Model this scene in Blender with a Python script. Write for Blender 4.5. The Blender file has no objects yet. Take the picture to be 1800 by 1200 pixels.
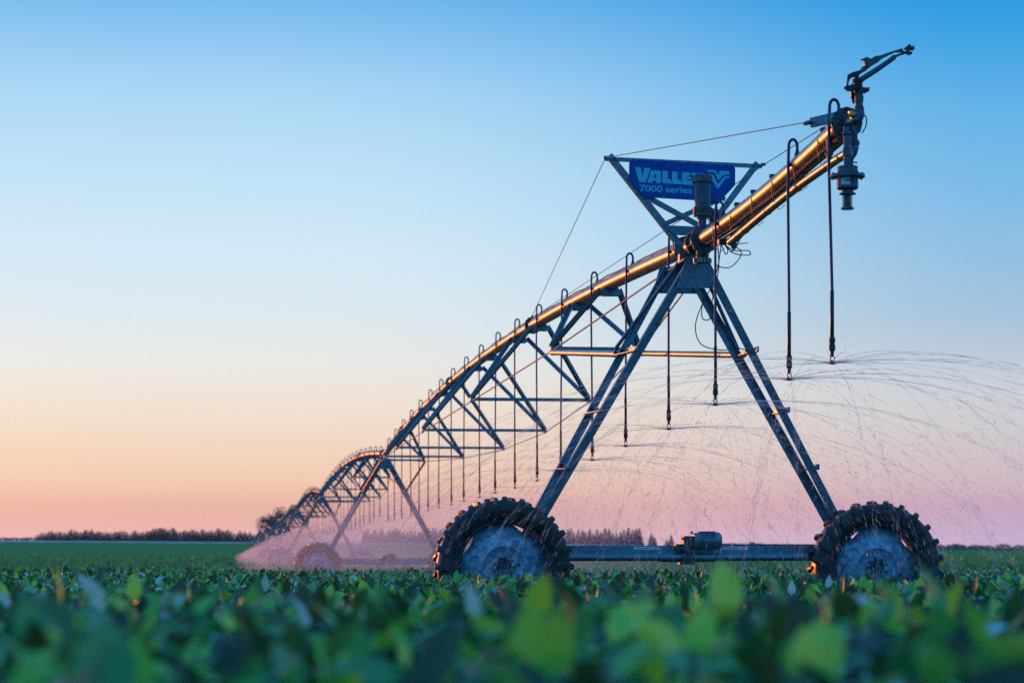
import bpy, math, random
import numpy as np
from mathutils import Vector, Matrix
R = math.radians
rnd = random.Random(7)
sc = bpy.context.scene
COL = sc.collection

# ------------------------------------------------------------------ camera
EYE = 0.92
cam_d = bpy.data.cameras.new('camera')
cam = bpy.data.objects.new('camera', cam_d); COL.objects.link(cam)
cam.location = (0, 0, EYE); cam.rotation_euler = (R(90), 0, 0)
cam_d.sensor_width = 36; cam_d.lens = 85; cam_d.shift_y = 0.1983
cam_d.clip_start = 0.05; cam_d.clip_end = 20000
cam_d.dof.use_dof = True; cam_d.dof.focus_distance = 23.5; cam_d.dof.aperture_fstop = 3.2
cam_d.dof.aperture_blades = 9
sc.camera = cam

# ------------------------------------------------------------------ sky and sun
SUN_AZ, SUN_EL = R(-30), R(2.5)            # azimuth from +Y, negative to the left
sun_dir = Vector((math.sin(SUN_AZ)*math.cos(SUN_EL), math.cos(SUN_AZ)*math.cos(SUN_EL), math.sin(SUN_EL)))
w = bpy.data.worlds.new('World'); sc.world = w; w.use_nodes = True
nt = w.node_tree; nt.nodes.clear()
N = nt.nodes.new; LK = nt.links.new
def srgb(r, g, b):
    f = lambda c: ((c/255+0.055)/1.055)**2.4 if c > 10 else c/255/12.92
    return (f(r), f(g), f(b), 1)
geo = N('ShaderNodeNewGeometry')
neg = N('ShaderNodeVectorMath'); neg.operation = 'SCALE'; neg.inputs['Scale'].default_value = -1
LK(geo.outputs['Incoming'], neg.inputs[0])
sep = N('ShaderNodeSeparateXYZ'); LK(neg.outputs[0], sep.inputs[0])
def ramp(stops):
    r = N('ShaderNodeValToRGB'); e = r.color_ramp.elements
    r.color_ramp.interpolation = 'B_SPLINE' if False else 'LINEAR'
    for i, (p, c) in enumerate(stops):
        el = e[i] if i < 2 else e.new(p)
        el.position = p; el.color = srgb(*c)
    return r
# position along the ramps = sqrt(sin(elevation)) so that the low sky is well resolved
zc = N('ShaderNodeMath'); zc.operation = 'MAXIMUM'; zc.inputs[1].default_value = 0; LK(sep.outputs[2], zc.inputs[0])
zs = N('ShaderNodeMath'); zs.operation = 'SQRT'; LK(zc.outputs[0], zs.inputs[0])
def yp(y): return math.sqrt(max(0, math.sin(math.atan((957-y)/4250))))
WARM = [(945, (245,190,188)), (920, (242,184,170)), (885, (241,186,166)), (840, (242,205,178)), (770, (240,216,196)), (700, (238,226,214)), (640, (230,232,229)), (560, (219,232,238)),
        (450, (207,231,246)), (320, (190,224,246)), (240, (178,218,243)), (160, (163,211,244)), (80, (140,197,240)), (0, (108,183,236))]
COOL = [(945, (208,182,212)), (920, (206,176,204)), (885, (208,172,192)), (850, (210,186,198)), (800, (208,196,202)), (740, (206,206,210)), (680, (200,208,217)), (620, (182,199,218)), (560, (162,194,220)),
        (470, (145,190,225)), (320, (116,184,230)), (200, (94,176,230)), (100, (60,163,227)), (0, (16,150,222))]
warm = ramp([(0.0, (245,190,190))]+[(yp(y), c) for y, c in WARM]+[(0.62, (84,168,236)), (1.0, (84,160,236))])
cool = ramp([(0.0, (206,180,212))]+[(yp(y), c) for y, c in COOL]+[(0.62, (60,158,232)), (1.0, (84,160,236))])
LK(zs.outputs[0], warm.inputs[0]); LK(zs.outputs[0], cool.inputs[0])
dotn = N('ShaderNodeVectorMath'); dotn.operation = 'DOT_PRODUCT'
LK(neg.outputs[0], dotn.inputs[0]); dotn.inputs[1].default_value = (math.sin(SUN_AZ), math.cos(SUN_AZ), 0)
mr = N('ShaderNodeMapRange'); mr.inputs['From Min'].default_value = 0.735; mr.inputs['From Max'].default_value = 0.90
mr.interpolation_type = 'SMOOTHSTEP'; LK(dotn.outputs['Value'], mr.inputs['Value'])
mixc = N('ShaderNodeMix'); mixc.data_type = 'RGBA'
LK(mr.outputs[0], mixc.inputs['Factor']); LK(cool.outputs[0], mixc.inputs['A']); LK(warm.outputs[0], mixc.inputs['B'])
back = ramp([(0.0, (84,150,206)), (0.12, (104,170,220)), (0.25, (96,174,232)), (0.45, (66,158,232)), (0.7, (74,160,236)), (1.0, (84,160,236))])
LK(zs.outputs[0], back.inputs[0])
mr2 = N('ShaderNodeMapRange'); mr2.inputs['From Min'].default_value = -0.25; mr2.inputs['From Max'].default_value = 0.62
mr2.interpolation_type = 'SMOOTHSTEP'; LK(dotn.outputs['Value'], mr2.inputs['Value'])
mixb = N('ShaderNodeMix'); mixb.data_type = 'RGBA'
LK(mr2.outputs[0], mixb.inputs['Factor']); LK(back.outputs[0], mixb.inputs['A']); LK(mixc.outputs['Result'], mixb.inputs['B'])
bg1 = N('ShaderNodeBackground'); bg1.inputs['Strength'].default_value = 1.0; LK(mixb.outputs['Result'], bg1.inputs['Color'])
sky = N('ShaderNodeTexSky'); sky.sky_type = 'NISHITA'; sky.sun_disc = False
sky.sun_elevation = SUN_EL; sky.sun_rotation = SUN_AZ; sky.air_density = 1.0; sky.dust_density = 1.0; sky.ozone_density = 2.0
bg2 = N('ShaderNodeBackground'); bg2.inputs['Strength'].default_value = 0.05*0.2; LK(sky.outputs[0], bg2.inputs['Color'])
add = N('ShaderNodeAddShader'); LK(bg1.outputs[0], add.inputs[0]); LK(bg2.outputs[0], add.inputs[1])
out = N('ShaderNodeOutputWorld'); LK(add.outputs[0], out.inputs['Surface'])
sl = bpy.data.lights.new('sun', 'SUN'); sl.energy = 1.6; sl.angle = R(0.6); sl.color = (1.0, 0.22, 0.022)
so = bpy.data.objects.new('sun', sl); COL.objects.link(so)
so.rotation_euler = sun_dir.to_track_quat('Z', 'Y').to_euler(); so.location = (-40, 30, 20)
vs = sc.view_settings; sc.display_settings.display_device = 'sRGB'
vs.view_transform = 'Standard'; vs.look = 'None'; vs.exposure = 0; vs.gamma = 1; vs.use_curve_mapping = False
sc.cycles.use_denoising = False; sc.cycles.sample_clamp_indirect = 1.5; sc.cycles.sample_clamp_direct = 6.0; sc.cycles.blur_glossy = 0.5; sc.cycles.volume_bounces = 0; sc.cycles.max_bounces = 6
sc.cycles.transparent_max_bounces = 24
try: sc.cycles.volume_step_rate = 2
except Exception: pass

# ------------------------------------------------------------------ materials
def mat(name, base, rough=0.5, metal=0.0, noise=None, bump=0.0, spec=0.5, coat=0.0):
    m = bpy.data.materials.new(name); m.use_nodes = True
    t = m.node_tree; b = t.nodes['Principled BSDF']
    b.inputs['Base Color'].default_value = (*base, 1); b.inputs['Roughness'].default_value = rough
    b.inputs['Metallic'].default_value = metal; b.inputs['Specular IOR Level'].default_value = spec
    b.inputs['Coat Weight'].default_value = coat
    if noise:
        scale, base2, r2 = noise[:3]
        tc = t.nodes.new('ShaderNodeTexCoord'); n = t.nodes.new('ShaderNodeTexNoise'); n.inputs['Scale'].default_value = scale
        n.inputs['Detail'].default_value = 6; n.inputs['Roughness'].default_value = 0.65
        t.links.new(tc.outputs['Object'], n.inputs['Vector'])
        cr = t.nodes.new('ShaderNodeValToRGB'); e = cr.color_ramp.elements
        e[0].position = 0.36; e[0].color = (*base2, 1); e[1].position = 0.62; e[1].color = (*base, 1)
        t.links.new(n.outputs['Fac'], cr.inputs[0]); t.links.new(cr.outputs[0], b.inputs['Base Color'])
        mp = t.nodes.new('ShaderNodeMapRange'); mp.inputs['To Min'].default_value = r2; mp.inputs['To Max'].default_value = rough
        mp.inputs['From Min'].default_value = .35; mp.inputs['From Max'].default_value = .65
        t.links.new(n.outputs['Fac'], mp.inputs[0]); t.links.new(mp.outputs[0], b.inputs['Roughness'])
        if bump:
            bp = t.nodes.new('ShaderNodeBump'); bp.inputs['Strength'].default_value = bump; bp.inputs['Distance'].default_value = 0.004
            t.links.new(n.outputs['Fac'], bp.inputs['Height']); t.links.new(bp.outputs[0], b.inputs['Normal'])
    return m
M = {}
M['galv'] = mat('galvanised_steel', (0.19,0.31,0.38), 0.40, 0.75, (30, (0.10,0.17,0.22), 0.54), 0.2)
M['pipe'] = mat('galvanised_pipe', (0.33,0.29,0.27), 0.33, 0.92, (22, (0.19,0.17,0.16), 0.42), 0.25)
M['steel_dark'] = mat('weathered_dark_steel', (0.13,0.14,0.15), 0.45, 0.6, (30, (0.06,0.06,0.065), 0.6), 0.2)
M['rim'] = mat('blotched_galvanised_rim', (0.30,0.47,0.60), 0.40, 0.6, (14, (0.11,0.19,0.28), 0.6), 0.4)
M['rubber'] = mat('wet_muddy_tyre_rubber', (0.060,0.042,0.038), 0.60, 0.0, (7, (0.016,0.014,0.016), 0.34), 0.6)
M['hose'] = mat('blue_black_hose', (0.018,0.03,0.12), 0.3)
M['black'] = mat('black_plastic', (0.014,0.014,0.017), 0.4)
M['cable'] = mat('black_cable', (0.012,0.012,0.014), 0.45)
M['wire'] = mat('steel_cable', (0.14,0.14,0.15), 0.4, 0.8)
M['rod'] = mat('truss_rod_steel', (0.40,0.30,0.25), 0.4, 0.9, (30, (0.25,0.15,0.11), 0.5))
M['signblue'] = mat('sign_blue_paint', (0.002,0.11,0.42), 0.45, 0.0, (4, (0.002,0.09,0.35), 0.5), 0.0, 0.15)
M['signwhite'] = mat('sign_pale_lettering', (0.10,0.66,0.80), 0.5, spec=0.15)
M['sticker'] = mat('pale_sticker', (0.62,0.66,0.70), 0.4)
M['brass'] = mat('brass_fitting', (0.55,0.33,0.10), 0.35, 0.9)
M['motor'] = mat('grey_motor_paint', (0.08,0.13,0.17), 0.38, 0.4, (25, (0.04,0.065,0.09), 0.5), .1)
M['motor_light'] = mat('blue_grey_motor_paint', (0.22,0.30,0.36), 0.4, 0.4, (25, (0.12,0.17,0.21), 0.5), .1)
M['bark'] = mat('bark', (0.045,0.032,0.030), 0.9)

def leaf_mat(name, cols, rough=0.45, spec=0.5, trans=0.26, tcol=(0.14,0.60,0.04), field=False):
    m = bpy.data.materials.new(name); m.use_nodes = True
    t = m.node_tree; t.nodes.clear(); n = t.nodes.new; l = t.links.new
    g = n('ShaderNodeNewGeometry'); cr = n('ShaderNodeValToRGB'); e = cr.color_ramp.elements
    for i, (p, c) in enumerate(cols):
        el = e[i] if i < 2 else e.new(p)
        el.position = p; el.color = (*c, 1)
    l(g.outputs['Random Per Island'], cr.inputs[0])
    b = n('ShaderNodeBsdfPrincipled'); b.inputs['Roughness'].default_value = rough; b.inputs['Specular IOR Level'].default_value = spec
    l(cr.outputs[0], b.inputs['Base Color']); b.inputs['Sheen Weight'].default_value = 0.35; b.inputs['Sheen Roughness'].default_value = 0.4
    tr = n('ShaderNodeBsdfTranslucent')
    mx0 = n('ShaderNodeMix'); mx0.data_type = 'RGBA'; mx0.inputs['Factor'].default_value = 0.3
    l(cr.outputs[0], mx0.inputs['A']); mx0.inputs['B'].default_value = (*tcol, 1); l(mx0.outputs['Result'], tr.inputs['Color'])
    mx = n('ShaderNodeMixShader'); mx.inputs[0].default_value = trans
    l(b.outputs[0], mx.inputs[1]); l(tr.outputs[0], mx.inputs[2])
    o = n('ShaderNodeOutputMaterial'); l(mx.outputs[0], o.inputs['Surface'])
    return m
SOY = [(0.0,(0.002,0.02,0.018)), (0.35,(0.006,0.06,0.035)), (0.55,(0.02,0.28,0.09)), (0.74,(0.10,0.60,0.09)), (0.86,(0.42,0.80,0.06)), (0.93,(0.10,0.45,0.25)), (1.0,(0.50,0.78,0.78))]  # near-black leaves paint in shaded gaps, palest blue ones paint in sky highlights
M['leaf'] = leaf_mat('soybean_leaf', SOY)
M['leaf_far'] = leaf_mat('soybean_canopy_far', [(0.0,(0.04,0.18,0.07)), (0.5,(0.10,0.33,0.10)), (1.0,(0.22,0.48,0.12))], 0.5, 0.4, 0.3)
M['stem'] = mat('soybean_stem', (0.04,0.12,0.03), 0.95, spec=0.05)
M['corn'] = leaf_mat('corn_leaf', [(0.0,(0.02,0.05,0.03)), (1.0,(0.05,0.10,0.04))], 0.6, 0.2, 0.15)
M['conifer'] = leaf_mat('conifer_needles', [(0.0,(0.010,0.010,0.014)), (1.0,(0.028,0.026,0.03))], 0.8, 0.1, 0.0)
M['broadleaf'] = leaf_mat('broadleaf_foliage', [(0.0,(0.03,0.025,0.02)), (1.0,(0.07,0.055,0.04))], 0.8, 0.1, 0.1)
def ground_mat():
    m = mat('field_soil_and_green', (0.03,0.05,0.022), 0.9)
    t = m.node_tree; b = t.nodes['Principled BSDF']
    tc = t.nodes.new('ShaderNodeTexCoord'); n = t.nodes.new('ShaderNodeTexNoise'); n.inputs['Scale'].default_value = 3.0; n.inputs['Detail'].default_value = 8
    t.links.new(tc.outputs['Object'], n.inputs['Vector'])
    cr = t.nodes.new('ShaderNodeValToRGB'); e = cr.color_ramp.elements
    e[0].position = .35; e[0].color = (0.010,0.018,0.008,1); e[1].position = .7; e[1].color = (0.028,0.04,0.014,1)
    t.links.new(n.outputs['Fac'], cr.inputs[0]); t.links.new(cr.outputs[0], b.inputs['Base Color'])
    return m
M['ground'] = ground_mat()
def canopy_mat(name, c1, c2, s):
    m = mat(name, c1, 0.9, spec=0.0)
    t = m.node_tree; b = t.nodes['Principled BSDF']
    tc = t.nodes.new('ShaderNodeTexCoord'); mpn = t.nodes.new('ShaderNodeMapping'); mpn.inputs['Scale'].default_value = (1, 0.12, 1)
    n = t.nodes.new('ShaderNodeTexNoise'); n.inputs['Scale'].default_value = s; n.inputs['Detail'].default_value = 7; n.inputs['Roughness'].default_value = .7
    t.links.new(tc.outputs['Object'], mpn.inputs[0]); t.links.new(mpn.outputs[0], n.inputs['Vector'])
    cr = t.nodes.new('ShaderNodeValToRGB'); e = cr.color_ramp.elements
    e[0].position = .38; e[0].color = (*c1, 1); e[1].position = .62; e[1].color = (*c2, 1)
    t.links.new(n.outputs['Fac'], cr.inputs[0]); t.links.new(cr.outputs[0], b.inputs['Base Color'])
    return m
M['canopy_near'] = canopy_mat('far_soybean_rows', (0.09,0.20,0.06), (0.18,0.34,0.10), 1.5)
M['canopy_far'] = canopy_mat('pale_far_crop', (0.47,0.51,0.36), (0.56,0.60,0.45), 0.25)  # pale crop green, greyed and lightened further with haze put into the colour
def water_mat(name, alpha):
    m = bpy.data.materials.new(name); m.use_nodes = True
    t = m.node_tree; t.nodes.clear(); n = t.nodes.new; l = t.links.new
    d = n('ShaderNodeBsdfDiffuse'); d.inputs['Color'].default_value = (0.96,0.93,0.97,1)
    tl = n('ShaderNodeBsdfTranslucent'); tl.inputs['Color'].default_value = (0.97,0.94,0.97,1)
    g = n('ShaderNodeBsdfGlossy'); g.inputs['Roughness'].default_value = 0.12
    m1 = n('ShaderNodeMixShader'); m1.inputs[0].default_value = 0.72; l(d.outputs[0], m1.inputs[1]); l(tl.outputs[0], m1.inputs[2])
    m2 = n('ShaderNodeMixShader'); m2.inputs[0].default_value = 0.0; l(m1.outputs[0], m2.inputs[1]); l(g.outputs[0], m2.inputs[2])
    tp = n('ShaderNodeBsdfTransparent'); m3 = n('ShaderNodeMixShader'); m3.inputs[0].default_value = alpha
    l(tp.outputs[0], m3.inputs[1]); l(m2.outputs[0], m3.inputs[2])
    o = n('ShaderNodeOutputMaterial'); l(m3.outputs[0], o.inputs['Surface'])
    return m
M['water'] = water_mat('water_drops', 0.32)
M['water_far'] = water_mat('water_drops_far', 0.85)

# ------------------------------------------------------------------ mesh helpers
class MB:
    def __init__(s): s.v = []; s.f = []; s.st = []
    def quadring(s, rings, cap=True, closed=True):
        base = len(s.v); n = len(rings[0]); s.st.append(base)
        for r in rings: s.v += [tuple(p) for p in r]
        for i in range(len(rings)-1):
            for j in range(n if closed else n-1):
                a = base+i*n+j; b = base+i*n+(j+1) % n
                s.f.append((a, b, b+n, a+n))
        if cap:
            s.f.append(tuple(base+j for j in reversed(range(n))))
            s.f.append(tuple(base+(len(rings)-1)*n+j for j in range(n)))
    def path(s, pts, r, n=8, cap=True):
        pts = [Vector(p) for p in pts]; rs = r if isinstance(r, (list, tuple)) else [r]*len(pts)
        rings = []; prev = None
        for i, p in enumerate(pts):
            d = (pts[min(i+1, len(pts)-1)]-pts[max(i-1, 0)]).normalized()
            if prev is None:
                a = d.cross(Vector((0, 0, 1)));
                if a.length < 0.1: a = d.cross(Vector((0, 1, 0)))
                a.normalize()
            else:
                a = (prev-d*prev.dot(d)).normalized()
            prev = a; b = d.cross(a)
            rings.append([p+(a*math.cos(2*math.pi*k/n)+b*math.sin(2*math.pi*k/n))*rs[i] for k in range(n)])
        s.quadring(rings, cap)
    def lathe(s, c, axis, prof, n=20, cap=True):      # prof: (distance along the axis, radius)
        c = Vector(c); d = Vector(axis).normalized(); a = d.cross(Vector((0, 0, 1)))
        if a.length < .1: a = d.cross(Vector((0, 1, 0)))
        a.normalize(); b = d.cross(a)
        s.quadring([[c+d*t+(a*math.cos(2*math.pi*k/n)+b*math.sin(2*math.pi*k/n))*r for k in range(n)] for t, r in prof], cap)
    def prism(s, p0, p1, prof, a, b=None):
        p0 = Vector(p0); p1 = Vector(p1); d = (p1-p0).normalized(); a = Vector(a); a = (a-d*a.dot(d)).normalized()
        b2 = d.cross(a)
        if b is not None and b2.dot(Vector(b)) < 0: b2 = -b2
        s.quadring([[p+a*x+b2*y for x, y in prof] for p in (p0, p1)])
    def angle(s, p0, p1, w, a, b, t=0.006):
        s.prism(p0, p1, [(0, 0), (w, 0), (w, t), (t, t), (t, w), (0, w)], a, b)
    def bar(s, p0, p1, w, h, a): s.prism(p0, p1, [(-w/2, -h/2), (w/2, -h/2), (w/2, h/2), (-w/2, h/2)], a)
    def box(s, c, d):
        x, y, z = c; s.bar((x, y-d[1]/2, z), (x, y+d[1]/2, z), d[0], d[2], (1, 0, 0))
    def plate(s, pts, y0, y1):               # polygon in the x-z plane, thickness along y
        s.quadring([[(x, y, z) for x, z in pts] for y in (y0, y1)])
    def build(s, name, m, parent=None, smooth=True, loc=None):
        me = bpy.data.meshes.new(name); me.from_pydata(s.v, [], s.f); me.materials.append(m)
        if smooth:
            me.polygons.foreach_set('use_smooth', [True]*len(me.polygons)); me.set_sharp_from_angle(angle=0.7)
        o = bpy.data.objects.new(name, me); COL.objects.link(o)
        if parent: o.parent = parent
        if loc: o.location = loc
        return o
def split(mb, name, m, parent, smooth=True):
    st = mb.st+[len(mb.v)]; fs = sorted(mb.f, key=lambda f: min(f)); k = 0; res = []
    for a, b in zip(st[:-1], st[1:]):
        p = MB(); p.v = mb.v[a:b]
        while k < len(fs) and min(fs[k]) < b: p.f.append(tuple(i-a for i in fs[k])); k += 1
        res.append(p.build(name, m, parent, smooth))
    return res
def fixn(o):
    import bmesh
    bm = bmesh.new(); bm.from_mesh(o.data); bmesh.ops.recalc_face_normals(bm, faces=bm.faces); bm.to_mesh(o.data); bm.free(); return o
def tag(o, label=None, cat=None, group=None, kind=None):
    if label: o['label'] = label
    if cat: o['category'] = cat
    if group: o['group'] = group
    if kind: o['kind'] = kind
    return o
def empty(name, loc=(0, 0, 0), rot=(0, 0, 0), parent=None):
    o = bpy.data.objects.new(name, None); COL.objects.link(o); o.location = loc; o.rotation_euler = rot; o.empty_display_size = .3
    if parent: o.parent = parent
    return o
def copy_tree(o, parent=None):
    kids = [k for k in ALLKIDS(o)]
    c = o.copy(); COL.objects.link(c)
    if parent: c.parent = parent
    for k in kids: copy_tree(k, c)
    return c
def ALLKIDS(o): return [k for k in o.children]
def npmesh(name, verts, faces_flat, loopn, m):
    me = bpy.data.meshes.new(name); nv = len(verts); nf = len(faces_flat)//loopn
    me.vertices.add(nv); me.vertices.foreach_set('co', np.asarray(verts, np.float32).ravel())
    me.loops.add(nf*loopn); me.loops.foreach_set('vertex_index', np.asarray(faces_flat, np.int32).ravel())
    me.polygons.add(nf); me.polygons.foreach_set('loop_start', np.arange(0, nf*loopn, loopn, dtype=np.int32))
    try: me.polygons.foreach_set('loop_total', np.full(nf, loopn, dtype=np.int32))
    except Exception: pass
    me.update(calc_edges=True); me.materials.append(m)
    o = bpy.data.objects.new(name, me); COL.objects.link(o); return o

# ------------------------------------------------------------------ terrain
GZ = np.array([(-60,.35),(0,.25),(4,.205),(8,.145),(12,.10),(24.4,.0),(45,-.17),(70,-.40),(116,-.62),(163,-.78),(210,-1.12),(256,-1.5),(320,-1.75),(420,-1.5)])
def far_plane(X, Y): return EYE - 0.62 + Y*0.00040 - np.where(X > 0, 0.0153, 0.0068)*X*np.clip((Y-300)/500, 0, 1)
def ground_z(X, Y):
    X = np.asarray(X, float); Y = np.asarray(Y, float)
    near = np.interp(Y, GZ[:, 0], GZ[:, 1]); f = far_plane(X, Y)
    t = np.clip((Y-420)/430, 0, 1); t = t*t*(3-2*t)
    return near*(1-t)+f*t
def gz(x, y): return float(ground_z(x, y))
ys = np.concatenate([np.linspace(-60, 60, 49), np.linspace(65, 500, 60), np.linspace(520, 2600, 60)])
def sheet(name, ys, off, m, halfw, nx=81, rough=0.0, seed=1):
    rg = np.random.default_rng(seed); V = []
    for y in ys:
        hw = halfw(y); xs = np.linspace(-hw, hw, nx)
        z = ground_z(xs, np.full(nx, min(y, 2600)))+off+rg.normal(0, 1, nx)*rough
        V.append(np.stack([xs, np.full(nx, y), z], 1))
    V = np.concatenate(V); idx = np.arange(len(ys)*nx).reshape(len(ys), nx)
    F = np.stack([idx[:-1, :-1], idx[:-1, 1:], idx[1:, 1:], idx[1:, :-1]], -1).reshape(-1)
    o = npmesh(name, V, F, 4, m); o.data.polygons.foreach_set('use_smooth', [True]*len(o.data.polygons)); return o
g = sheet('ground', ys, 0.0, M['ground'], lambda y: 80+abs(y)*.65)
tag(g, 'dark soil of the soybean field under the leaves', 'ground', kind='structure')
cy = np.concatenate([np.linspace(150, 420, 70), np.linspace(430, 760, 50)])
c1 = sheet('soybean_canopy', cy, 0.52, M['canopy_near'], lambda y: 40+y*.5, 301, 0.05, 3)
tag(c1, 'darker green band of distant soybean rows beyond the irrigator', 'crop', kind='stuff')
c2 = sheet('far_crop', np.linspace(762, 2500, 70), 0.55, M['canopy_far'], lambda y: y*.62, 201, 0.03, 4)
tag(c2, 'smooth paler green field in front of the tree lines', 'crop', kind='stuff')

# ------------------------------------------------------------------ machine frame
TH = math.atan(515/4250)
P0 = Vector((325/4250*24.4, 24.4, 0)); EX = Vector((math.cos(TH), math.sin(TH), 0)); UX = Vector((-math.sin(TH), math.cos(TH), 0))
L = 45.96
DROP = [0, .40, .60, .68, 1.1, 1.5, 1.75, 1.9]
SIDE = [0, 0, .1, .45, .85, .8, .7, .6]
def wpos(e, u, h): return P0+EX*e+UX*u+Vector((0, 0, h))
TOW = [wpos(SIDE[i], L*i, -DROP[i]) for i in range(8)]
PH = 3.95                                   # pipe axis above the ground

# ---- wheel
def make_wheel(parent, loc, spin):
    wr = empty('wheel', loc, (0, spin, 0), parent)
    t = MB(); W = .16
    prof = [(-.11, .452), (-.135, .47), (-.158, .53), (-.163, .58), (-.152, .635), (-.12, .664), (-.06, .670), (0, .672), (.06, .670), (.12, .664), (.152, .635), (.163, .58), (.158, .53), (.135, .47), (.11, .452)]
    t.lathe((0, 0, 0), (0, 1, 0), prof+[prof[0]], 72, False)
    nl = 24
    for side in (-1, 1):
        for k in range(nl):
            a0 = 2*math.pi*(k+(0.5 if side > 0 else 0))/nl
            rings = []
            # lug runs from the centre line to the shoulder and down the sidewall, slanted
            for (y, r0, r1, da, wd) in ((0.005*side, .640, .692, -.030, .020), (.06*side, .640, .700, -.020, .024), (.120*side, .62, .704, -.004, .030), (.152*side, .61, .702, .002, .034), (.176*side, .60, .680, .008, .036), (.184*side, .56, .618, .012, .034)):
                a = a0+da
                def P(r, off):
                    aa = a+off/r; return (r*math.cos(aa), y, r*math.sin(aa))
                rings.append([P(r0, -wd*1.15), P(r1-.010, -wd*.86), P(r1, -wd*.55), P(r1, wd*.55), P(r1-.010, wd*.86), P(r0, wd*1.15)])
            t.quadring(rings)
    fixn(t.build('tyre', M['rubber'], wr))
    r = MB()
    r.lathe((0, 0, 0), (0, 1, 0), [(-.125, .478), (-.125, .456), (-.095, .434), (.10, .434), (.125, .452), (.125, .478), (.10, .450), (-.09, .450), (-.125, .478)], 64, False)
    fixn(r.build('rim_barrel', M['steel_dark'], wr)); r = MB()
    # dished disc with four lens-shaped gaps at its edge
    n = 96; rings = []
    def edge(a): return .4335-.040*max(0, math.cos(4*(a-R(59))))**2.5
    for (q, y) in ((.075, -.058), (.085, -.072), (.112, -.074), (.125, -.060), (.19, -.062), (.205, -.070), (.225, -.062), (.31, -.045), (.345, -.03)):
        rings.append([(q*math.cos(2*math.pi*k/n), y, q*math.sin(2*math.pi*k/n)) for k in range(n)])
    rings.append([(edge(2*math.pi*k/n)*math.cos(2*math.pi*k/n), 0, edge(2*math.pi*k/n)*math.sin(2*math.pi*k/n)) for k in range(n)])
    back = [[(x, y+.012, z) for x, y, z in ring] for ring in reversed(rings)]
    r.quadring(rings+back+[rings[0]], cap=False)
    o = fixn(r.build('rim', M['rim'], wr))
    h = MB(); h.lathe((0, 0, 0), (0, 1, 0), [(-.02, .078), (-.02, .05), (-.045, .03), (-.045, .014), (-.085, .013), (-.088, .001)], 20)
    h.lathe((0, 0.0, 0), (0, 1, 0), [(-.035, .078), (.30, .078)], 20)
    h.build('hub', M['steel_dark'], wr)
    b = MB()
    for k in range(9):
        a = 2*math.pi*k/9
        b.lathe((.099*math.cos(a), -.074, .099*math.sin(a)), (0, -1, 0), [(0, .013), (.016, .013), (.016, .007), (.024, .006)], 8)
    b.lathe((.15, -.062, 0.02), (0, -1, 0), [(0, .019), (.004, .019)], 12)
    split(b, 'wheel_bolt', M['steel_dark'], wr)
    return wr

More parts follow.
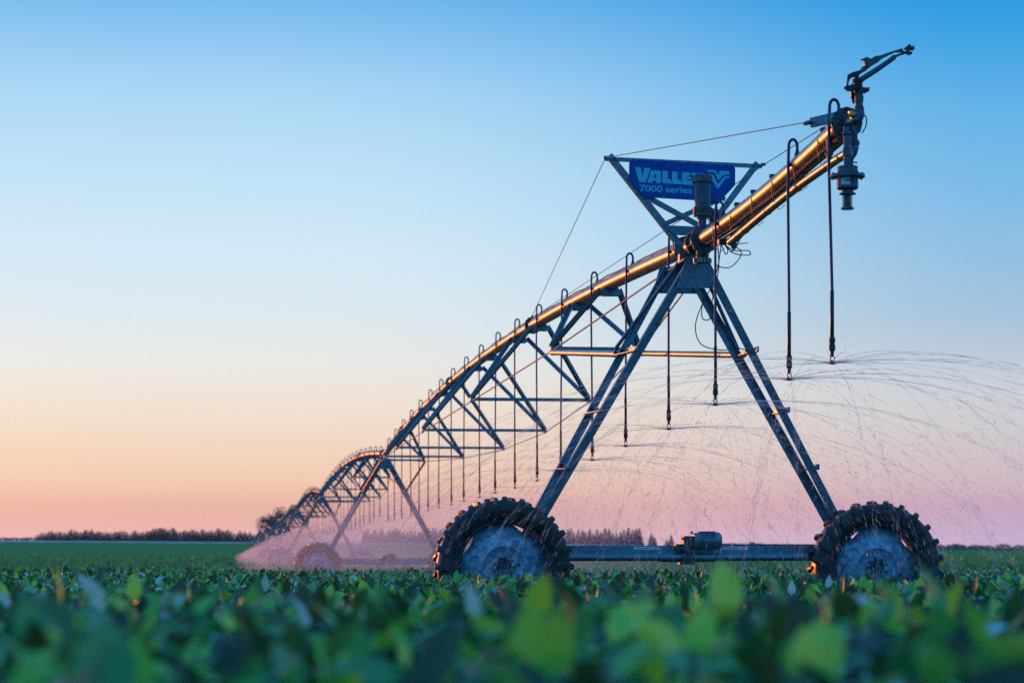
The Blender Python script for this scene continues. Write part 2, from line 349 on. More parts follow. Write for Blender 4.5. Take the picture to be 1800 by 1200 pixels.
# ---- tower
def make_tower(full=True):
    t = empty('drive_tower')
    legs = [((-.19, .85, 3.80), (-1.79, .50, .92), -1, 1), ((-.078, .05, 3.80), (-1.735, .40, .92), -1, -1),
            ((.11, .85, 3.80), (1.66, .50, .92), 1, 1), ((.13, .05, 3.80), (1.74, .40, .92), 1, -1)]
    for p0, p1, sx, sy in legs:
        m = MB(); m.angle(p1, p0, .082, (-sx, 0, 0), (0, 1 if sy < 0 else -1, 0), .007)
        fixn(m.build('leg', M['galv'], t, smooth=False))
    def on(p0, p1, h): k = (p0[2]-h)/(p0[2]-p1[2]); return Vector(p0).lerp(Vector(p1), k)
    for a, b in ((legs[0], legs[1]), (legs[2], legs[3])):
        for h in (2.91, 2.30, 1.72):
            q0, q1 = on(a[0], a[1], h), on(b[0], b[1], h)
            d = (q1-q0).normalized()
            m = MB(); m.prism(q0-d*.03, q1+d*.03, [(-.03, -.04), (.03, -.04), (.03, -.034), (-.022, -.034), (-.022, .04), (-.03, .04)], (0, 0, 1))
            m.lathe(q1+d*.03, d, [(0, .012), (.02, .012)], 6)
            fixn(m.build('leg_tie', M['galv'], t, smooth=False))
    m = MB(); m.plate([(-.10, 3.82), (.12, 3.82), (.205, 3.512), (-.205, 3.512)], .036, .046)
    for x, z in ((-.15, 3.56), (.15, 3.56), (-.06, 3.77), (.08, 3.77)): m.lathe((x, .036, z), (0, -1, 0), [(0, .011), (.012, .011)], 6)
    fixn(m.build('apex_plate', M['galv'], t, smooth=False))
    m = MB(); m.plate([(-.22, 3.82), (.14, 3.82), (.21, 3.54), (-.30, 3.54)], .858, .868)
    for x, z in ((-.25, 3.57), (.17, 3.57)): m.lathe((x, .858, z), (0, -1, 0), [(0, .011), (.012, .011)], 6)
    fixn(m.build('apex_plate', M['galv'], t, smooth=False))
    m = MB(); m.box((-.03, .44, 3.80), (.20, .82, .012)); m.box((-.02, .45, 3.855), (.16, .10, .09)); fixn(m.build('pipe_saddle', M['galv'], t, smooth=False))
    # two stiffening tubes from the apex to the brace level of the far legs
    for x0, x1 in ((-.14, -.685), (.10, .60)):
        m = MB(); m.path([(x0, .30, 3.80), (x0*1.02+(x1-x0)*.04, .32, 3.74), (x1, .83, 2.97), (x1+(x1-x0)*.03, .85, 2.92)], [.012, .02, .02, .010], 10); m.build('apex_brace', M['galv'], t)
    # base beam, torque tube, gearboxes
    m = MB(); m.prism((-1.84, .47, .868), (1.78, .47, .868), [(0, -.044), (0, .044), (.07, .044), (.07, .038), (.006, .038), (.006, -.038), (.07, -.038), (.07, -.044)], (0, 1, 0), (0, 0, 1))
    fixn(m.build('base_beam', M['galv'], t, smooth=False))
    m = MB(); m.path([(-1.80, .41, .79), (1.74, .41, .79)], .036, 16); m.lathe((-.32, .41, .79), (1, 0, 0), [(0, .036), (.005, .046), (.58, .046), (.585, .036)], 16); m.build('drive_shaft', M['galv'], t)
    m = MB(); m.lathe((.08, .385, .965), (1, 0, 0), [(-.045, .05), (-.04, .075), (-.012, .078), (-.01, .090), (.012, .090), (.012, .080), (.19, .080), (.195, .086), (.225, .084), (.25, .06), (.255, .015)], 24)
    for k in range(20):
        a = 2*math.pi*k/20
        m.bar((.10, .385+.085*math.cos(a), .965+.085*math.sin(a)), (.262, .385+.085*math.cos(a), .965+.085*math.sin(a)), .018, .004, (0, math.cos(a), math.sin(a)))
    mo = m.build('motor', M['motor_light'], t)
    m = MB(); m.box((-.02, .40, .955), (.10, .15, .11)); m.box((-.10, .41, .90), (.10, .12, .055)); m.box((.02, .395, 1.045), (.022, .05, .03))
    m.lathe((-.09, .41, .79), (1, 0, 0), [(0, .062), (.10, .066), (.10, .05), (.14, .05)], 16); m.box((-.03, .40, .735), (.16, .11, .035)); m.box((-.01, .36, .80), (.05, .05, .12))
    m.path([(-.07, .36, .98), (-.085, .34, .985)], .012, 8); fixn(m.build('gearbox', M['steel_dark'], t, smooth=False))
    for x in (-.55, .37):
        m = MB(); m.box((x+.12, .4655, .885), (.28, .003, .034)); st = m.build('sticker', M['sticker'], t, smooth=False)
        m = MB(); m.path([(x+.20, .463, .889), (x+.215, .463, .882), (x+.23, .463, .890)], .003, 5); m.box((x+.09, .463, .885), (.1, .002, .003)); split(m, 'print', M['black'], st)
    m = MB(); m.path([(.22, .44, .90), (.25, .45, .92), (.33, .47, .925), (.50, .48, .919), (1.0, .48, .921), (1.5, .47, .918), (1.72, .47, .925)], .007, 6); m.build('power_cable', M['cable'], t)
    make_wheel(t, (-1.95, .17, .70), 0)
    make_wheel(t, (1.895, .17, .685), R(21)).scale = (.975, 1, .975)
    for x in (-1.93, 1.90):
        m = MB(); m.box((x, .46, .77), (.20, .20, .22)); m.lathe((x, .37, .70), (0, -1, 0), [(0, .09), (.12, .07)], 16); fixn(m.build('wheel_gearbox', M['steel_dark'], t, smooth=False))
    return t

# ---- drop hose
def make_drop(parent, u, hp, hn, e=0.0):
    """hp height of the pipe axis, hn height of the nozzle"""
    xh = e-.100; ex = e-.025; top = hp+.20; y = u
    m = MB()
    arc = [(ex, y, hp+.07), (ex, y+.0, top-.06)]
    c = (ex+xh)/2; r = (ex-xh)/2
    for k in range(0, 13):
        a = math.pi*k/12; arc.append((c+r*math.cos(a), y-.012*k/12, top-.045+.058*math.sin(a)))
    sway = rnd.uniform(-.022, .022)
    arc += [(xh-.004, y-.012, hp+.02), (xh-.006, y-.012, hp-.3), (xh+sway, y-.012, hn+.56)]
    m.path(arc, .0125, 8)
    hz = m.build('drop_hose', M['hose'], parent)
    m = MB(); X = xh+sway
    m.lathe((X, y-.012, hn), (0, 0, 1), [(.56, .012), (.555, .0155), (.17, .016), (.165, .012)], 10)
    m.lathe((X, y-.012, hn), (0, 0, 1), [(.20, .014), (.195, .024), (.165, .026), (.16, .020), (.13, .026), (.095, .026), (.09, .016), (.07, .016)], 10)
    m.build('hose_weight', M['black'], hz)
    m = MB(); m.lathe((X, y-.012, hn), (0, 0, 1), [(.075, .009), (.07, .014), (.05, .014), (.045, .007)], 8)
    m.lathe((X, y-.012, hn), (0, 0, 1), [(-.012, .01), (-.01, .024), (.0, .024), (.002, .012)], 10)
    m.bar((X-.015, y-.012, .0+hn), (X-.015, y-.012, hn+.05), .009, .012, (1, 0, 0)); m.bar((X+.015, y-.012, hn), (X+.015, y-.012, hn+.05), .009, .012, (1, 0, 0)); m.lathe((X, y-.012, hn), (0, 0, 1), [(0, .014), (.02, .006)], 8)
    m.build('sprinkler_nozzle', M['black'], hz)
    m = MB(); m.lathe((ex, y, hp+.075), (0, 0, 1), [(0, .024), (.03, .022), (.03, .016), (.05, .016)], 8)
    m.build('hose_fitting', M['black'], hz)
    m = MB(); m.box((e-.09, y-.012, hp+.0), (.03, .04, .03)); m.build('hose_clip', M['black'], hz)
    return (X, y-.012, hn)

UC = [6.6+6.55*k for k in range(6)]; HW = [.57, .92, 1.12, 1.12, .92, .57]; HC = [3.46, 3.26, 3.15, 3.15, 3.26, 3.46]
def pipe_h(u): s = min(1, max(0, u/L)); return PH+.56*4*s*(1-s)
DU = [.96+2.66*k for k in range(17)]
def nozzle_h(u): return 1.95+.21*max(0, 1-u/14)**1.3
def flange(m, c, axis, r=.135, t=.018, n=12):
    m.lathe(c, axis, [(-t, r), (t, r)], n)
    for k in range(8):
        a = 2*math.pi*k/8; d = Vector(axis).normalized(); q = d.cross(Vector((0, 0, 1))).normalized(); s_ = d.cross(q)
        m.lathe(Vector(c)+(q*math.cos(a)+s_*math.sin(a))*r*.85-d*(t+.012), d, [(0, .011), (2*t+.024, .011)], 6)
def make_span():
    s = empty('irrigation_span')
    m = MB(); us = np.linspace(-.02, L-.35, 60); m.path([(0, u, pipe_h(u)) for u in us], .084, 24); m.build('pipe', M['pipe'], s)
    for u in [.55]+[UC[1]-.35, UC[3]-.35, UC[5]-.35]:
        m = MB(); sl_ = (pipe_h(u+.5)-pipe_h(u-.5)); flange(m, (0, u, pipe_h(u)), (0, 1, sl_), .135); m.build('pipe_flange', M['steel_dark'], s)
    m = MB(); m.path([(-.045+.012*math.sin(u*2.1), u, pipe_h(u)+.082+.004*math.sin(u*5)) for u in np.linspace(.3, L-.5, 120)], .010, 6); m.build('span_cable', M['rod'], s)
    m = MB()
    for u in np.arange(.5, L-.5, .95): m.lathe((0, u, pipe_h(u)), (0, 1, 0), [(-.0025, .086), (.0025, .086)], 14); m.path([(-.03, u, pipe_h(u)+.08), (-.02, u, pipe_h(u)+.115), (.01, u, pipe_h(u)+.085)], .003, 4)
    tag(m.build('cable_ties', M['black'], s), kind='stuff')
    for k in range(6):
        uc, hw, hc = UC[k], HW[k], HC[k]
        m = MB(); m.angle((-hw, uc, hc), (hw, uc, hc), .05, (0, 0, 1), (0, 1, 0), .006); fixn(m.build('crossbar', M['galv'], s, smooth=False))
        for du in (-1.28, 1.28):
            u = uc+du; ph = pipe_h(u)
            m = MB(); m.plate([(-.075, ph-.045), (.075, ph-.045), (.135, ph-.115), (.11, ph-.15), (-.11, ph-.15), (-.135, ph-.115)], u-.004, u+.004)
            m.plate([(-.075, ph-.045), (.075, ph-.045), (.115, ph-.14), (-.115, ph-.14)], u+.16, u+.166); m.box((0, u+.08, ph-.145), (.20, .16, .006))
            fixn(m.build('saddle', M['galv'], s, smooth=False))
            for sx in (-1, 1):
                m = MB(); m.angle((sx*.115, u+.08, ph-.09), (sx*hw, uc+(.05 if du > 0 else -.05), hc+.02), .055, (-sx, 0, .6), (0, -1 if du > 0 else 1, 0), .006)
                fixn(m.build('truss_brace', M['galv'], s, smooth=False))
        for sx in (-1, 1):
            m = MB(); m.box((sx*hw, uc, hc+.01), (.035, .16, .07)); m.lathe((sx*hw, uc-.1, hc-.01), (0, 1, 0), [(0, .022), (.2, .022)], 8); fixn(m.build('truss_joint', M['galv'], s, smooth=False))
    for sx in (-1, 1):
        pts = [(sx*.12, .0, 3.80)]+[(sx*(HW[k]+.0), UC[k], HC[k]-.012) for k in range(6)]+[(sx*.12, L-.1, 3.80)]
        for a, b in zip(pts[:-1], pts[1:]):
            m = MB(); m.path([a, b], .010, 8); m.build('truss_rod', M['rod'], s)
        m = MB(); a = Vector((sx*.575, UC[0]-.05, HC[0]-.03)); b = Vector((sx*.68, .86, 2.915)); d = (b-a)
        m.path([a, a+d*.015, a+d*.05, a+d*.95, a+d*.985, b], [.030, .040, .036, .036, .040, .028], 14); m.build('tower_brace_tube', M['pipe'], s)
        m = MB(); a = Vector((sx*.575, L-UC[0]+.05, HC[0]-.03)); b = Vector((sx*.62, L+.06, 2.915)); d = (b-a)
        m.path([a, a+d*.015, a+d*.05, a+d*.95, a+d*.985, b], [.030, .040, .036, .036, .040, .028], 14); m.build('tower_brace_tube', M['pipe'], s)
    noz = [make_drop(s, u, pipe_h(u), nozzle_h(u)) for u in DU]
    return s, noz

tower0 = make_tower(); span0, NOZ = make_span()
TL = ['nearest drive tower with blue sign crown and big lugged wheels, left of frame right edge',
      'second drive tower of the irrigator, half veiled by pink spray, behind the nearest tower',
      'third drive tower of the irrigator, small and misty, just left of the second one',
      'fourth drive tower, tiny behind the spray, left of the third tower']
SL = ['nearest arched truss span of galvanised pipe hung with long drop hoses',
      'second arched truss span running from the second to the third drive tower',
      'third truss span with a small orange-lit crest behind the third tower',
      'fourth truss span, dark tangle just beyond the third span']
for i in range(8):
    t = tower0 if i == 0 else copy_tree(tower0)
    t.location = TOW[i]; t.rotation_euler = (0, 0, TH)
    tag(t, TL[i] if i < 4 else ('fifth drive tower, a dark speck left of the fourth', 'sixth drive tower, a dark speck before the open-crowned trees', 'seventh drive tower, second to last at the far tip', 'last drive tower, at the farthest tip of the irrigator')[i-4], 'irrigation tower', 'drive towers of the irrigator')
for i in range(7):
    s = span0 if i == 0 else copy_tree(span0)
    d = TOW[i+1]-TOW[i]; hx = math.atan2(-d.x, d.y); pitch = math.atan2(d.z, math.hypot(d.x, d.y))
    s.location = TOW[i]; s.rotation_euler = (pitch, 0, hx)
    tag(s, SL[i] if i < 4 else ('fifth truss span, dark streak ending just right of the open-crowned trees', 'sixth truss span, short dark streak in front of the open-crowned trees', 'last and smallest truss span, at the far tip of the irrigator')[i-4], 'irrigation span', 'truss spans of the irrigator')

# ------------------------------------------------------------------ crown, sign
def troot(name): return empty(name, P0, (0, 0, TH))
cr = troot('tower_crown'); tag(cr, 'inverted triangular steel crown frame on top of the nearest tower', 'frame')
for a, b, w_, nm in (((-.12, .45, 3.99), (-.845, .45, 4.885), .066, 'post'), ((.12, .45, 3.99), (.755, .45, 4.835), .066, 'post'),
                     ((-.50, .462, 4.50), (.10, .462, 4.185), .05, 'cross_brace'), ((.40, .474, 4.48), (-.27, .474, 4.17), .05, 'cross_brace')):
    m = MB(); m.angle(a, b, w_, (1 if a[0] < 0 and nm == 'post' else (-1 if nm == 'post' else 0), 0, 0 if nm == 'post' else 1), (0, 1, 0), .006); fixn(m.build(nm, M['galv'], cr, smooth=False))
m = MB(); m.angle((-.865, .45, 4.888), (.775, .45, 4.842), .045, (0, 0, -1), (0, 1, 0), .006); fixn(m.build('top_bar', M['galv'], cr, smooth=False))
m = MB(); m.plate([(-.255, 4.195), (.12, 4.185), (.02, 4.09), (-.14, 4.095)], .437, .443); fixn(m.build('gusset_plate', M['galv'], cr, smooth=False))
m = MB(); m.plate([(-.15, 4.02), (.13, 4.03), (.13, 3.94), (-.15, 3.90)], .436, .448); m.plate([(-.15, 4.05), (.13, 4.04), (.13, 3.94), (-.15, 3.94)], .52, .53); fixn(m.build('clamp_plate', M['galv'], cr, smooth=False))
m = MB()
for x, z in ((-.80, 4.83), (.71, 4.785), (-.50, 4.47), (.37, 4.46), (-.28, 4.20), (-.2, 4.10), (-.13, 4.0), (-.06, 4.29)): m.lathe((x, .438, z), (0, -1, 0), [(0, .012), (.010, .012)], 6)
for x, z in ((-.86, 4.88), (.78, 4.84)): m.lathe((x, .42, z), (0, 1, 0), [(0, .012), (.09, .012)], 8); m.lathe((x-.02, .45, z), (1, 0, 0), [(0, .016), (.05, .016)], 8)
split(m, 'bolt', M['galv'], cr)

SGN = 8.18
def S(px, py): return (-.621+(px-130)/SGN/170.9, 4.861-(py-70)/SGN/171.2)
sg = troot('sign'); tag(sg, 'blue VALLEY 7000 series sign board hung in the crown frame', 'sign')
def arcp(cx, cy, r, a0, a1, n=7): return [(cx+r*math.cos(R(a0+(a1-a0)*k/(n-1))), cy+r*math.sin(R(a0+(a1-a0)*k/(n-1)))) for k in range(n)]
outl = arcp(200, 138, 70, 180, 270)+arcp(1612, 190, 66, 270, 360)+arcp(1640, 395, 38, 0, 40)+arcp(1430, 600, 55, 45, 95)+arcp(370, 555, 55, 92, 140)+arcp(172, 330, 42, 145, 180)
m = MB(); m.plate([S(*p) for p in outl], .425, .429); fixn(m.build('sign_panel', M['signblue'], sg, smooth=False))
def shape_obj(name, polys, y, mtl, parent, depth=.0012):
    cu = bpy.data.curves.new(name, 'CURVE'); cu.dimensions = '2D'; cu.fill_mode = 'BOTH'; cu.extrude = depth
    for pl in polys:
        sp = cu.splines.new('POLY'); sp.points.add(len(pl)-1); sp.use_cyclic_u = True
        for q, p in zip(sp.points, pl): q.co = (p[0], p[1], 0, 1)
    return curve_to_mesh(name, cu, y, mtl, parent)
def curve_to_mesh(name, cu, y, mtl, parent):
    tmp = bpy.data.objects.new('tmp', cu); COL.objects.link(tmp)
    dg = bpy.context.evaluated_depsgraph_get(); me = bpy.data.meshes.new_from_object(tmp.evaluated_get(dg))
    bpy.data.objects.remove(tmp)
    for v in me.vertices: v.co = (v.co.x, y-v.co.z, v.co.y)
    me.materials.clear(); me.materials.append(mtl); me.name = name
    o = bpy.data.objects.new(name, me); COL.objects.link(o); o.parent = parent; return o
LET = {
 'V': [[(213,180),(300,184),(322,312),(352,187),(440,190),(372,400),(275,395)]],
 'A': [[(452,222),(572,225),(591,240),(591,408),(520,406),(519,372),(479,370),(466,403),(394,400)], [(503,272),(521,272),(521,330),(486,328)]],
 'L': [[(610,228),(694,230),(694,343),(734,345),(755,410),(630,407),(611,390)]],
 'M': [[(752,235),(835,237),(835,350),(880,352),(897,417),(775,413),(754,395)]],
 'E': [[(897,240),(1018,243),(1026,290),(970,291),(970,305),(1030,306),(1036,344),(970,344),(970,360),(1046,362),(1052,425),(915,420),(898,402)]],
 'Y': [[(1035,245),(1110,247),(1126,305),(1152,250),(1220,253),(1166,380),(1166,428),(1085,426),(1085,380)]]}
for k_, pl in LET.items(): shape_obj('letter', [[S(*p) for p in q] for q in pl], .4232, M['signwhite'], sg)
logo = [[(1268,202),(1372,204),(1402,222),(1424,268),(1447,222),(1478,208),(1592,213),(1592,262),(1530,262),(1500,275),(1434,345),(1422,330),(1385,250),(1355,232),(1268,228)],
        [(1268,258),(1330,260),(1355,275),(1424,405),(1505,300),(1540,287),(1592,290),(1592,315),(1535,318),(1422,480),(1335,335),(1310,302),(1268,300)]]
for pl in logo: shape_obj('logo', [[S(*p) for p in pl]], .4232, M['signwhite'], sg)
tx = bpy.data.curves.new('series_text', 'FONT'); tx.body = '7000 series'; tx.size = 1.0; tx.offset = 0.022; tx.extrude = .0012
tobj = curve_to_mesh('lettering', tx, 0, M['signwhite'], sg)
xs_ = [v.co.x for v in tobj.data.vertices]; zs_ = [v.co.z for v in tobj.data.vertices]
x0, x1 = min(xs_), max(xs_); zt = max(zs_)
pa, pb = S(285, 522), S(1047, 545); capm = 92/SGN/171
for v in tobj.data.vertices:
    k = (v.co.x-x0)/(x1-x0); v.co.x = pa[0]+(pb[0]-pa[0])*k; v.co.z = pa[1]+(pb[1]-pa[1])*k+v.co.z/zt*capm; v.co.y = .4232+v.co.y
m = MB()
for px, py in ((228,85),(521,97),(907,115),(1297,130),(1585,140),(626,600)): x, z = S(px, py); m.lathe((x, .425, z), (0, -1, 0), [(0, .010), (.008, .009)], 8)
split(m, 'sign_bolt', M['galv'], sg)

# ------------------------------------------------------------------ guy wires (each strung between crown and pipe)
for a, b, lb in (((-.865, .45, 4.875), (-.235, -5.68, 4.195), 'thin steel guy wire from left crown tip to the end of the overhanging pipe'),
             ((.79, .45, 4.835), (-.06, -5.72, 4.20), 'thin steel guy wire from right crown tip to the overhanging pipe end'),
             ((-.87, .45, 4.86), (-.02, 12.8, 4.42), 'thin steel guy wire sloping steeply from left crown tip down to the first span'),
             ((.79, .46, 4.83), (.02, 12.8, 4.42), 'thin steel guy wire passing behind the sign down to the first span')):
    r_ = troot('guy_wire'); tag(r_, lb, 'wire', 'guy wires of the crown'); m = MB(); m.path([a, b], .0045, 6); m.build('strand', M['wire'], r_)
    va, vb = Vector(a), Vector(b); d = (vb-va).normalized(); m = MB(); m.lathe(vb-d*.14, d, [(0, .006), (.02, .013), (.12, .013), (.14, .006)], 8); m.build('wire_clamp', M['steel_dark'], r_)

# ------------------------------------------------------------------ overhang
ov = troot('overhang_pipe'); tag(ov, 'end pipe cantilevered toward the camera past the nearest tower, orange glint along it', 'pipe')
def oh(u): k = (-.42-u)/5.4; return 3.955+.20*k-.05*math.sin(math.pi*min(1, max(0, k)))
m = MB(); m.path([(0, u, oh(u)) for u in np.linspace(-.42, -5.85, 24)], .084, 28); m.build('pipe', M['pipe'], ov)
for c_, r_f, n_f in (((0, -5.86, oh(-5.86)), .125, 12), ((0, -.40, oh(-.4)), .15, 8), ((0, -.12, PH), .15, 8)):
    m = MB(); flange(m, c_, (0, 1, 0), r_f, .013, n_f); m.build('pipe_flange', M['steel_dark'], ov)
m = MB()
m.lathe((0, -.40, PH), (0, 1, 0), [(0, .12), (.10, .11), (.16, .11), (.27, .12)], 16); m.build('pivot_joint', M['steel_dark'], ov)
m = MB()
for k in range(6):
    a = R(60*k+20); m.path([(.135*math.cos(a), -.41, PH+.135*math.sin(a)), (.135*math.cos(a), -.10, PH+.135*math.sin(a))], .008, 6)
split(m, 'joint_bolt', M['pipe'], ov)
def oh2(u):
    k = (u+1.75)/(-4.35); return oh(u)-.215+.05*math.sin(math.pi*k)-.05*k*k
m = MB(); m.path([(-.03, u, oh2(u)) for u in np.linspace(-1.75, -6.05, 22)], .036, 16); m.build('booster_pipe', M['pipe'], ov)
m = MB()
for u in (-2.1, -2.4, -3.3, -4.4, -5.4): m.lathe((-.03, u, oh2(u)), (0, 1, 0), [(-.012, .041), (.012, .041)], 12)
split(m, 'pipe_collar', M['brass'], ov)
m = MB(); m.path([(-.06+.01*math.sin(u*3), u, oh(u)-.105) for u in np.linspace(-.8, -5.8, 40)], .010, 6); m.path([(.0+.01*math.sin(u*3), u, oh(u)-.115) for u in np.linspace(-.8, -5.8, 40)], .012, 6); split(m, 'conduit', M['cable'], ov)
m = MB()
for u in (-1.2, -2.0, -2.9, -3.7, -4.5, -5.3): m.lathe((0, u, oh(u)), (0, 1, -.03), [(-.0025, .0865), (.0025, .0865)], 20); m.path([(-.086, u, oh(u)), (-.088, u, oh(u)-.08), (-.07, u, oh(u)-.17), (-.02, u, oh(u)-.24), (.03, u, oh(u)-.2)], .0035, 5)
for u in (-1.9, -2.6, -3.35, -5.15): m.lathe((0, u, oh(u)+.08), (0, 0, 1), [(0, .02), (.02, .02), (.02, .028), (.05, .028)], 8)
split(m, 'strap', M['black'], ov)
m = MB(); m.bar((-.22, -5.62, 4.195), (-.02, -5.80, 4.225), .075, .03, (0, 0, 1)); m.path([(-.27, -5.6, 4.19), (-.2, -5.65, 4.195)], .014, 8); fixn(m.build('clevis_bracket', M['galv'], ov))
m = MB(); m.lathe((-.07, -5.6, 3.95), (0, 0, 1), [(-.03, .01), (-.03, .02), (0, .022), (0, .034), (.02, .034), (.02, .018), (.10, .022), (.14, .03)], 10); m.build('drain_plug', M['steel_dark'], ov)
ONZ = [make_drop(ov, u, oh(u), hn) for u, hn in ((-5.72, 2.325), (-4.37, 2.29), (-1.41, 2.25))]

# air valve standing over the pipe joint
av = troot('air_valve'); tag(av, 'dark cylindrical air valve standing on the pipe in front of the sign', 'valve')
VX, VU = -.010, -.33
m = MB(); m.lathe((VX, VU, 0), (0, 0, 1), [(4.22, .078), (4.535, .080)], 28); m.build('valve_body', M['motor'], av)
m = MB(); m.lathe((VX, VU, 0), (0, 0, 1), [(4.515, .085), (4.52, .100), (4.575, .101), (4.592, .094), (4.60, .07), (4.602, .01)], 28); m.build('valve_cap', M['steel_dark'], av)
m = MB(); m.lathe((VX, VU, 0), (0, 0, 1), [(4.03, .040), (4.16, .040), (4.16, .055), (4.185, .055), (4.185, .088), (4.215, .088), (4.215, .080), (4.225, .085), (4.28, .085), (4.28, .078)], 20)
for k in range(8):
    a = R(45*k+15); m.box((VX+.082*math.cos(a), VU+.082*math.sin(a), 4.235), (.026, .026, .085))
m.build('valve_neck', M['steel_dark'], av)
m = MB(); m.lathe((VX, VU, 0), (0, 0, 1), [(3.88, .062), (3.80, .062), (3.80, .070), (3.795, .070), (3.79, .062), (3.775, .062)], 20); m.build('drain_sleeve', M['steel_dark'], av)
m = MB(); m.lathe((VX, VU, 0), (0, 0, 1), [(3.715, .05), (3.72, .078), (3.77, .082), (3.775, .06)], 8)
for k in range(6):
    a = R(60*k+10); m.box((VX+.080*math.cos(a), VU+.080*math.sin(a), 3.745), (.03, .03, .045))
fixn(m.build('drain_clamp', M['pipe'], av, smooth=False))
m = MB(); m.path([(VX+.085, VU, 4.42), (VX+.12, VU, 4.38), (VX+.145, VU, 4.30), (VX+.16, VU, 4.16)], .006, 6); m.build('pressure_tube', M['cable'], av)

# cables and control box hanging under the joint
cb = troot('cable_loops'); tag(cb, 'loose black cables looping under the pipe beside the air valve', 'cable')
def smooth_path(pts, n=8):
    pts = [Vector(p) for p in pts]; o = []
    for i in range(len(pts)-1):
        p0, p1, p2, p3 = pts[max(i-1, 0)], pts[i], pts[i+1], pts[min(i+2, len(pts)-1)]
        for k in range(n):
            t = k/n; o.append(.5*((2*p1)+(p2-p0)*t+(2*p0-5*p1+4*p2-p3)*t*t+(3*p1-p0-3*p2+p3)*t**3))
    return o+[pts[-1]]
def px(x, y, u=-.6): f = 1+u*.9927/24.4; return ((x-(385+840/f))*f/174, u, .92+(957-y)*f/174)
loops = [[(1268,430),(1262,470),(1250,505),(1232,540),(1222,575),(1232,605),(1265,615),(1300,612),(1318,618)],
         [(1262,430),(1264,470),(1258,500),(1252,530),(1248,560),(1235,560),(1234,540),(1240,510)],
         [(1275,430),(1290,445),(1318,448),(1316,440),(1290,440),(1272,428)],
         [(1285,430),(1303,440),(1300,455),(1283,470),(1262,468),(1258,460)],
         [(1268,430),(1276,447),(1280,440),(1274,430)], [(1300,412),(1298,428),(1290,440),(1284,443)]]
for i, lp in enumerate(loops):
    m = MB(); m.path(smooth_path([px(x, y, (-.6, -.3, -.8, -.5, -.7, -.9)[i]) for x, y in lp]), .0055, 6); m.build('cable', M['cable'], cb)
m = MB(); p = px(1290, 418, -1.5); m.box(p, (.10, .12, .07)); m.box((p[0]-.09, p[1]+.1, p[2]-.03), (.08, .1, .05)); m.lathe((p[0], p[1], p[2]-.11), (0, 0, 1), [(0, .012), (.02, .03), (.06, .03), (.08, .018)], 10); m.bar((p[0]-.02, p[1], p[2]-.06), (p[0]+.14, p[1], p[2]-.05), .008, .008, (0, 0, 1)); m.build('solenoid_valve', M['steel_dark'], cb)
m = MB(); m.path([(VX+.05, -.3, 4.24), (.10, -.25, 4.25), (.16, -.2, 4.25)], .032, 12); m.box((.15, -.1, 4.22), (.10, .08, .10)); m.build('junction_box', M['steel_dark'], cb)

# ------------------------------------------------------------------ end assembly: pressure regulator and end gun
EU = -6.10
def G(x, y): return ((x-1501.0)/231, 4.119+(218-y)/231)
def GP(x, y, u=EU): a, b = G(x, y); return (a, u, b)
rg = troot('pressure_regulator'); tag(rg, 'dark flanged regulator with pale sticker hanging below the pipe end, dripping', 'regulator')
m = MB(); m.path([(0, -5.87, oh(-5.87)), (.0, -5.97, oh(-5.9)), (-.05, EU, 4.09)], [.050, .034, .030], 14); m.path([GP(1487, 226), GP(1487, 297)], .026, 14)
m.lathe(GP(1487, 234), (0, 0, -1), [(0, .034), (.02, .036), (.03, .027)], 14); m.lathe(GP(1487, 262), (0, 0, -1), [(0, .027), (0, .033), (.06, .033), (.065, .027)], 14); m.build('down_pipe', M['motor'], rg)
m = MB(); c = GP(1488, 295)
m.lathe(c, (0, 0, -1), [(0, .05), (0, .078), (.062, .080), (.062, .132), (.082, .134), (.085, .082), (.165, .082), (.175, .07), (.178, .046), (.20, .046), (.202, .064), (.212, .064), (.214, .03)], 28); m.build('regulator_body', M['motor'], rg)
m = MB(); m.lathe((c[0], EU, c[2]-.21), (0, 0, -1), [(0, .026), (.10, .026), (.10, .048), (.115, .05), (.118, .01)], 18)
for k in range(4): a = R(90*k+40); m.path([(c[0]+.04*math.cos(a), EU+.04*math.sin(a), c[2]-.2), (c[0]+.04*math.cos(a), EU+.04*math.sin(a), c[2]-.32)], .004, 6)
m.build('outlet_cage', M['steel_dark'], rg)
m = MB()
for k in range(10): a = R(36*k+8); m.lathe((c[0]+.115*math.cos(a), EU+.115*math.sin(a), c[2]-.095), (0, 0, 1), [(0, .010), (.045, .010)], 6)
split(m, 'flange_bolt', M['steel_dark'], rg)
m = MB(); n_ = 8; rr = .0835
m.quadring([[(c[0]-.015+rr*math.sin(R(-38+60*k/n_)), EU-rr*math.cos(R(-38+60*k/n_)), c[2]-z) for k in range(n_+1)] for z in (.095, .148)], cap=False, closed=False); st = m.build('sticker', M['sticker'], rg)
m = MB(); m.path([(c[0]-.045, EU-.0835, c[2]-.118), (c[0]-.03, EU-.086, c[2]-.110), (c[0]-.01, EU-.087, c[2]-.118), (c[0]+.005, EU-.086, c[2]-.110)], .003, 5); m.build('print', M['hose'], st)
m = MB(); m.path([(0.02, -5.9, 4.13), GP(1503, 228, -5.96), GP(1506, 236, -5.98), GP(1507, 258, -6.0), GP(1505, 268, -6.0), GP(1500, 278, -6.0), GP(1499, 290, -6.0)], [.034, .034, .033, .033, .029, .022, .020], 14); m.lathe(GP(1507, 246, -6.0), (0, 0, -1), [(0, .034), (0, .039), (.03, .039), (.03, .034)], 14)
m.lathe(GP(1499, 286, -6.0), (0, 0, -1), [(0, .02), (.01, .028), (.02, .018), (.03, .03), (.04, .03), (.045, .018)], 10); m.bar(GP(1499, 284, -6.0), GP(1512, 284, -6.0), .01, .01, (0, 0, 1)); m.build('feed_elbow', M['motor'], rg)

